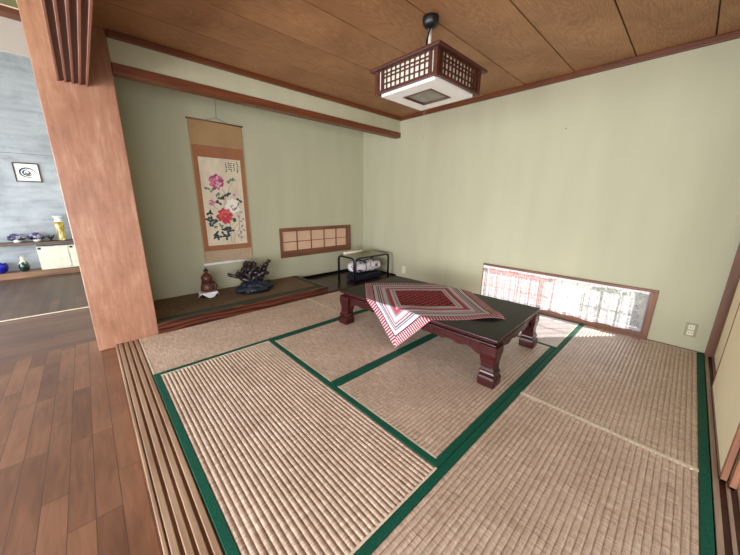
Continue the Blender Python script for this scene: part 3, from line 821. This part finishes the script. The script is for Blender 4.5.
def knob(v, d):
    n_ = noise.fractal(Vector((d.x*2.4, d.y*2.4, d.z*2.4))+Vector((3.1,0,0)), .8, 2.1, 5)
    rd = .5+.5*math.sin(9*math.atan2(d.y, d.x)+5*d.z)
    return v*(1+.30*n_+.14*rd)
def mound(v, d):
    q = knob(v, d); k = 1.26-.55*d.z
    return Vector((q.x*k, q.y*k, q.z))
mb = MB().blob((dx_-.005,dy_,.172), (.155,.105,.088), 56, 36, fn=mound)
for p in range(len(mb.v)): mb.v[p] = (mb.v[p][0], mb.v[p][1], max(mb.v[p][2], .1175))
random.seed(5)
for k in range(13):
    a = 2*PI*k/13+random.uniform(-.15,.15); r1 = random.uniform(.85,1.12)
    p = [(dx_+.04*math.cos(a), dy_+.03*math.sin(a), .235), (dx_+.11*math.cos(a+.1), dy_+.07*math.sin(a+.1), .185),
         (dx_+.165*r1*math.cos(a+.05), dy_+.115*r1*math.sin(a+.05), .140), (dx_+.205*r1*math.cos(a), dy_+.140*r1*math.sin(a), .124)]
    mb.tube(p, [.024,.026,.018,.007], 8)
mb.build('root_base', M['root'], dr, smooth=True)
def branch(mb, p, d, L, r, depth):
    pts, rr = [Vector(p)], [r]; n = 5; cur = Vector(p); dd = Vector(d).normalized()
    for k in range(n):
        dd = (dd+Vector((random.uniform(-.35,.35), random.uniform(-.35,.35), random.uniform(-.22,.32)))).normalized()
        cur = cur+dd*L/n; pts.append(cur.copy()); rr.append(r*(1-.30*(k+1)/n)*random.uniform(.85,1.25))
    mb.tube(pts, rr, 10)
    mb.blob(cur, (rr[-1]*1.45,rr[-1]*1.3,rr[-1]*1.3), 10, 8, fn=knob)
    if depth:
        for q in range(4):
            b = pts[random.randint(2,n)]
            ax = Vector((random.uniform(-1,1), random.uniform(-.8,.8), random.uniform(-.2,1))).normalized()
            branch(mb, b, (dd*.5+ax).normalized(), L*.5, r*.72, depth-1)
mb = MB()
for d_, L, r, off in (((-.95,-.1,.62),.20,.032,-.04),((-.45,.1,1),.17,.032,-.03),((.05,-.1,1),.18,.038,0),((.4,.15,.9),.16,.032,.02),((1,0,.50),.22,.028,.06),((.8,-.2,.7),.18,.030,.03),((-.7,-.3,.9),.14,.034,-.05),((.1,-.5,.8),.12,.036,.02)):
    branch(mb, (dx_+off,dy_,.24), d_, L*.95, r*1.12, 1)
mb.build('branch', M['drift'], dr, smooth=True)

# ---------------------------------------------------------------- tube rack with bundle below
rk = thing('tube_rack', 'low black tubular rack with a pale top panel in the corner of the plank floor', 'rack', (3.03,.25,.02))
RX0, RX1, RY0, RY1, RZ = 2.68, 3.44, .045, .46, .420
def U_(p, q, r=.014):
    pts = arc_path([(p[0],p[1],.022),(p[0],p[1],RZ),(q[0],q[1],RZ),(q[0],q[1],.022)], .075, 8)
    return MB().tube(pts, r, 10)
e = .014
U_((RX0,RY1-e),(RX0,RY0+e)).build('side_frame', M['black_metal'], rk, smooth=True)
U_((RX1,RY1-e),(RX1,RY0+e)).build('side_frame', M['black_metal'], rk, smooth=True)
U_((RX0+e+.01,RY0),(RX1-e-.01,RY0)).build('front_frame', M['black_metal'], rk, smooth=True)
U_((RX0+e+.01,RY1),(RX1-e-.01,RY1)).build('rear_frame', M['black_metal'], rk, smooth=True)
MB().box(RX0+.015,RX1-.015,RY0+.012,RY1-.012,RZ+.001,RZ+.009).build('top_panel', plain('rack_panel',(150,148,130),.35,.5,.12,30), rk, bevel=.002)
tag(MB().tube([(2.75,.392,RZ+.0325),(3.30,.420,RZ+.0325)], .022, 16).build('paper_roll', M['pale_edge'], smooth=True), 'cream paper roll lying along the back of the tube rack', 'paper roll')
bg = thing('travel_bag', 'dark navy soft bag on the plank floor inside the tube rack', 'bag', (3.06,.25,.02))
def sq(p, c, e2=.5):
    def fn(v, d):
        g = lambda a: math.copysign(abs(a)**e2, a)
        return Vector((g(d.x)*p[0], g(d.y)*p[1], g(d.z)*p[2]))
    return fn
bm = MB().blob((3.07,.25,.080), (1,1,1), 40, 20, fn=sq((.31,.150,.056),0,.45))
bm.build('bag_body', M['navy'], bg, smooth=True)
MB().tube(arc_path([(2.92,.100,.08),(2.94,.084,.125),(3.16,.084,.125),(3.18,.100,.08)], .03), .008, 8).build('handle', M['black_metal'], bg, smooth=True)
t = NT('white_purple_cloth'); vv = t.coords((6,5,5)); f = t.noise(vv, 1.4, 2, .5, 1.0)
M['bundle'] = t.set(t.ramp(f, [(.38, lin((84,70,120))), (.43, lin((226,224,232))), (.60, lin((236,234,238))), (.66, lin((120,84,100))), (.72, lin((230,226,232)))]), .8, .2)
bn = thing('bedding_roll', 'rolled white cloth with purple pattern strapped on top of the navy bag', 'bundle', (3.05,.25,.172))
def pil(v, d):
    g = lambda a, e_: math.copysign(abs(a)**e_, a)
    w = 1+.05*math.sin(14*d.x)+.03*math.sin(9*d.z+4*d.y)
    return Vector((g(d.x,.5)*.31, g(d.y,.7)*.145*w, g(d.z,.75)*.088*w))
MB().blob((3.07,.25,.240), (1,1,1), 48, 24, fn=pil).build('roll_body', M['bundle'], bn, smooth=True)
for xs in (2.98,3.18):
    MB().tube([(xs, .25+.150*math.cos(a), .240+.093*math.sin(a)) for a in [2*PI*k/32 for k in range(32)]], .006, 6, closed=True).build('strap', M['black_metal'], bn, smooth=True)

# ---------------------------------------------------------------- wall plates and nail
def outlet(y, z, double, label):
    o = thing('wall_outlet' if double else 'cover_plate', label, 'wall outlet' if double else 'wall plate', (XW,y,z))
    MB().box(XW-.008,XW,y-.036,y+.036,z-.062,z+.062).build('plate', M['outlet_frame' if double else 'outlet_white'], o, bevel=.003)
    if double:
        for k, dz in ((0,-.026),(1,.026)):
            s = MB().box(XW-.013,XW-.008,y-.02,y+.02,z+dz-.022,z+dz+.022).build('socket', M['outlet_white'], o, bevel=.002)
            MB().box(XW-.0135,XW-.0129,y-.009,y-.006,z+dz-.009,z+dz+.009).box(XW-.0135,XW-.0129,y+.006,y+.009,z+dz-.009,z+dz+.009).build('slot', M['socket'], s)
    else:
        MB().box(XW-.011,XW-.008,y-.018,y+.018,z-.04,z+.04).build('insert', M['outlet_white'], o, bevel=.002)
outlet(-3.499, .186, True, 'small double wall outlet in a grey-beige frame near the corner by the sliding doors')
outlet(-.17, .160, False, 'blank off-white wall plate low on the wall beyond the low table')
tag(MB().tube([(XW,-2.262,2.011),(XW-.014,-2.262,2.012)], .004, 8).build('nail', M['black_metal']), 'tiny dark nail high on the bare green window-side wall', 'nail')

# ---------------------------------------------------------------- far end of the outer room
dkw = wood('dark_shelf_wood', [(58,38,30),(84,58,46),(106,78,62)], 'x', 24, .4)
brw = wood('brown_board', [(96,66,46),(128,92,66),(150,112,84)], 'x', 24, .4)
tag(MB().box(-2.6,.09,4.10,BY-.002,-.029,.075).build('base_board', brw, bevel=.006), 'thick brown board along the foot of the grey wall, holding vases and white cabinet', 'board')
tag(MB().box(-2.6,.09,4.085,BY-.002,.512,.552).build('wall_shelf', dkw, bevel=.003), 'dark wooden shelf on the grey wall carrying purple flowers and a yellow vase', 'shelf')
cb_ = thing('wall_cabinet', 'low cream cabinet with sliding doors between the two boards, left of the pillar', 'cabinet', (-.4,4.2,.076))
MB().box(-.862,.088,4.125,BY-.003,.076,.470).build('body', M['shoji_white'], cb_)
for i, (a, b) in enumerate(((-.862,-.492),(-.478,-.12))):
    d_ = MB().box(a,b,4.105,4.123,.082,.462).build('sliding_door', M['cabinet_white'], cb_, bevel=.002)
    MB().box(a+.01,a+.05,4.099,4.105,.425,.455).build('corner_pull', M['lacquer_black'], d_)
def ceramic(name, rgb, var=.3, sc=14, rough=.15): return plain(name, rgb, rough, .6, var, sc)
# small dark green vase, blue bowl
MB_ = MB().lathe([(.035,0),(.055,.03),(.065,.08),(.055,.13),(.028,.175),(.022,.20),(.036,.24),(.042,.25)], (-1.055,4.17,.077), 28)
t = NT('green_vase_glaze'); f = t.noise(t.coords(), 9, 2, .5)
gm = t.set(t.ramp(f, [(.45, lin((12,36,28))), (.55, lin((36,72,48))), (.62, lin((214,206,180)))]), .15, .6)
tag(MB_.build('green_vase', gm, smooth=True), 'small dark green glazed vase with pale patch, on the low brown board', 'vase')
tag(MB().lathe([(.04,0),(.075,.03),(.09,.08),(.088,.13),(.075,.16),(.07,.158),(.08,.12),(.08,.08),(.0,.02)], (-1.315,4.20,.077), 28).build('blue_bowl', ceramic('cobalt_glaze',(14,24,150),.2), smooth=True), 'round cobalt-blue glass bowl at the left edge of the photo', 'bowl')
# tall yellow glass vase
t = NT('yellow_glass'); f = t.noise(t.coords((1,1,.5)), 16, 3, .5, .6)
yg = t.set(t.ramp(f, [(.36, lin((104,84,24))), (.52, lin((190,160,56))), (.66, lin((240,232,190)))]), .12, .6)
yv = thing('yellow_vase', 'tall yellow and clear glass vase on the dark shelf beside the pillar', 'vase', (-.53,4.20,.5525))
MB().lathe([(.04,0),(.055,.01),(.05,.05),(.05,.14),(.058,.26),(.062,.32)], (-.53,4.20,.553), 28).build('body', yg, yv, smooth=True)
MB().lathe([(.062,.32),(.05,.34),(.045,.37),(.06,.405),(.075,.42),(.07,.42),(.04,.372),(.045,.34)], (-.53,4.20,.553), 28, cap=False).build('clear_neck', plain('pale_glass',(226,230,226),.1,.6), yv, smooth=True)
# purple flower bunches
pur = [plain('purple_petal',(84,72,112),.6,.3,.3,40), plain('lilac_petal',(164,150,176),.6,.3,.2,40), plain('dark_leaf',(36,44,40),.6,.3,.3,40)]
def bunch(x, seed, label):
    random.seed(seed); mb = MB()
    o = thing('flower_ornament', label, 'flowers', (x,4.2,.5525), 0, 'purple flowers on the dark shelf')
    MB().lathe([(.03,0),(.045,.01),(.05,.04),(.055,.045)], (x,4.2,.553), 18).build('holder', M['white_plastic'], o, smooth=True)
    lf = MB()
    for k in range(30):
        a = random.random()*2*PI; b = random.random()**.7*1.35; R = .085
        c = (x+R*math.sin(b)*math.cos(a)*1.05, 4.2+R*math.sin(b)*math.sin(a)*.8, .618+R*.75*math.cos(b))
        s = random.uniform(.014,.024); mi = random.choice((0,0,1))
        for q in range(5):
            an = 2*PI*q/5+k
            Mq = Matrix.Rotation(an,4,'Y') @ Matrix.Translation((s*.7,-.004,0)) @ Matrix.Rotation(.5,4,'Z')
            mb.blob(c, (s*.62,s*.22,s*.45), 6, 5, mi=mi, M=Mq)
    for k in range(14):
        a = random.random()*2*PI; c = (x+.075*math.cos(a), 4.2+.06*math.sin(a), .603)
        lf.blob(c, (.035,.010,.012), 6, 5, M=Matrix.Rotation(a,4,'Z') @ Matrix.Rotation(-.3,4,'Y'))
    mb.build('blossom', pur[:2], o); lf.build('leaf', pur[2], o)
bunch(-1.055, 1, 'left bunch of purple and lilac flowers on the dark shelf')
bunch(-.835, 2, 'right bunch of purple and lilac flowers on the dark shelf, nearer the yellow vase')
random.seed(9); mb = MB()
for k in range(10):
    a = 2*PI*k/10; mb.tube([(-.675,4.24,.556),(-.675+.03*math.cos(a),4.24+.02*math.sin(a),.61),(-.675+.06*math.cos(a),4.24+.04*math.sin(a),.655-.01*(k%3))], [.008,.007,.002], 6)
tag(mb.build('dark_plant', pur[2]), 'small dark leafy plant between the purple flowers and the yellow vase', 'plant')
# framed picture on the grey wall
fp = thing('framed_picture', 'small dark-framed picture of a grey swirl hanging on the grey wall', 'picture', (-.755,BY,1.68))
a, b, c, d_ = -.905, -.610, 1.525, 1.825; w = .016
MB().box(a,b,BY-.018,BY-.001,d_-w,d_).box(a,b,BY-.018,BY-.001,c,c+w).box(a,a+w,BY-.018,BY-.001,c+w,d_-w).box(b-w,b,BY-.018,BY-.001,c+w,d_-w).build('frame', M['track_wood'], fp, bevel=.002)
pm = MB().box(a+w,b-w,BY-.008,BY-.002,c+w,d_-w).build('mount', plain('mount_paper',(232,228,220),.7), fp)
mb = MB(); yy = BY-.0085
for q, (r0, n, ex_) in enumerate(((.075,30,5.4),(.045,22,4.6),(.022,16,5.5))):
    pts = [(-.755+r0*math.cos(k/n*ex_+q*1.4)*(1.15), yy, 1.672+r0*math.sin(k/n*ex_+q*1.4)*.95) for k in range(n)]
    mb.tube(pts, [.004+.009*math.sin(PI*k/(n-1)) for k in range(n)], 6)
for p in range(len(mb.v)): mb.v[p] = (mb.v[p][0], yy+(mb.v[p][1]-yy)*.03, mb.v[p][2])
mb.build('ink_drawing', plain('ink_wash',(70,84,92),.8,.1,.4,40), pm)

# crease in the concrete
S('trim_15', MB().box(LX,.1,BY-.003,BY,1.962,1.970), plain('joint_shadow_gap', (112,112,110), .8))

# ---------------------------------------------------------------- outside
S('ground', MB().box(XW+.12,16,-12,12,-.55,-.45), plain('pale_gravel', (132,124,114), .9, .2, .15, 60))
br = NT('red_brick'); bt = br.node('ShaderNodeTexBrick'); bt.inputs['Scale'].default_value = 1; bt.inputs['Brick Width'].default_value = .22; bt.inputs['Row Height'].default_value = .075
bt.inputs['Mortar Size'].default_value = .006; bt.inputs['Color1'].default_value = lin((176,64,66)); bt.inputs['Color2'].default_value = lin((196,96,92)); bt.inputs['Mortar'].default_value = lin((214,196,186))
br.link(br.coords((1,1,1),(0,PI/2,PI/2)), bt.inputs['Vector']); redb = br.set(bt.outputs['Color'], .85, .2)
tag(MB().box(5.0,5.2,-2.05,.8,-.45,.35).build('garden_wall', redb), 'low reddish brick garden wall seen through the left half of the lace curtain', 'wall')
shm = plain('shrub_leaf', (120,130,110), .7, .3, .35, 30)
random.seed(21)
for k, (x, y, r) in enumerate(((5.3,-2.65,.28),(5.6,-3.25,.34),(5.2,-3.75,.25))):
    def lump(v, d, k=k): return v*(1+.35*noise.fractal(d*3+Vector((k*7,0,0)), .8, 2.1, 4))
    mb = MB().blob((x,y,-.45+r*.8), (r,r,r), 40, 26, fn=lump)
    tag(mb.build('shrub', shm, smooth=False), ['rounded grey-green shrub just right of the brick wall outside the low window','largest grey-green shrub outside, middle of the right window half','small grey-green shrub outside, at the far right of the low window'][k], 'shrub', 'shrubs outside the low window')

# ---------------------------------------------------------------- light
w = bpy.data.worlds.new('world'); SC.world = w; w.use_nodes = True
bgn = w.node_tree.nodes['Background']; bgn.inputs['Color'].default_value = (.80,.90,1.0,1); bgn.inputs['Strength'].default_value = 1.6
def area(name, loc, rot, sx, sy_, power, col):
    l = bpy.data.lights.new(name, 'AREA'); l.shape = 'RECTANGLE'; l.size = sx; l.size_y = sy_; l.energy = power; l.color = col
    o = bpy.data.objects.new(name, l); COL.objects.link(o); o.location = loc; o.rotation_euler = rot; return o
# daylight through unseen openings, placed low for the gradient (each lamp fills its opening)
area('daylight_left_front', (LX-.02,-4.35,.85), (0,-PI/2,0), 1.6, 2.1, 125, (.98,.98,1.0))
area('daylight_left_middle', (LX-.02,-1.65,.85), (0,-PI/2,0), 1.6, 2.1, 120, (.98,.97,1.0))
area('daylight_left_back', (LX-.02,2.1,.85), (0,-PI/2,0), 1.6, 3.0, 150, (.80,.90,1.0))
area('daylight_rear', (-1.7,RY-.02,.85), (PI/2,0,0), 2.6, 1.6, 75, (.97,.97,1.0))
sun = bpy.data.lights.new('sun', 'SUN'); sun.energy = 16; sun.angle = math.radians(1.5); sun.color = (1,.95,.88)
so_ = bpy.data.objects.new('sun', sun); COL.objects.link(so_)
so_.rotation_euler = Vector((-.76,.62,-.42)).to_track_quat('-Z','Y').to_euler()
so_.location = (8,-5,4)

SC.view_settings.view_transform = 'Standard'; SC.view_settings.look = 'None'
SC.view_settings.gamma = 1; SC.view_settings.use_curve_mapping = False
SC.view_settings.exposure = 0.6
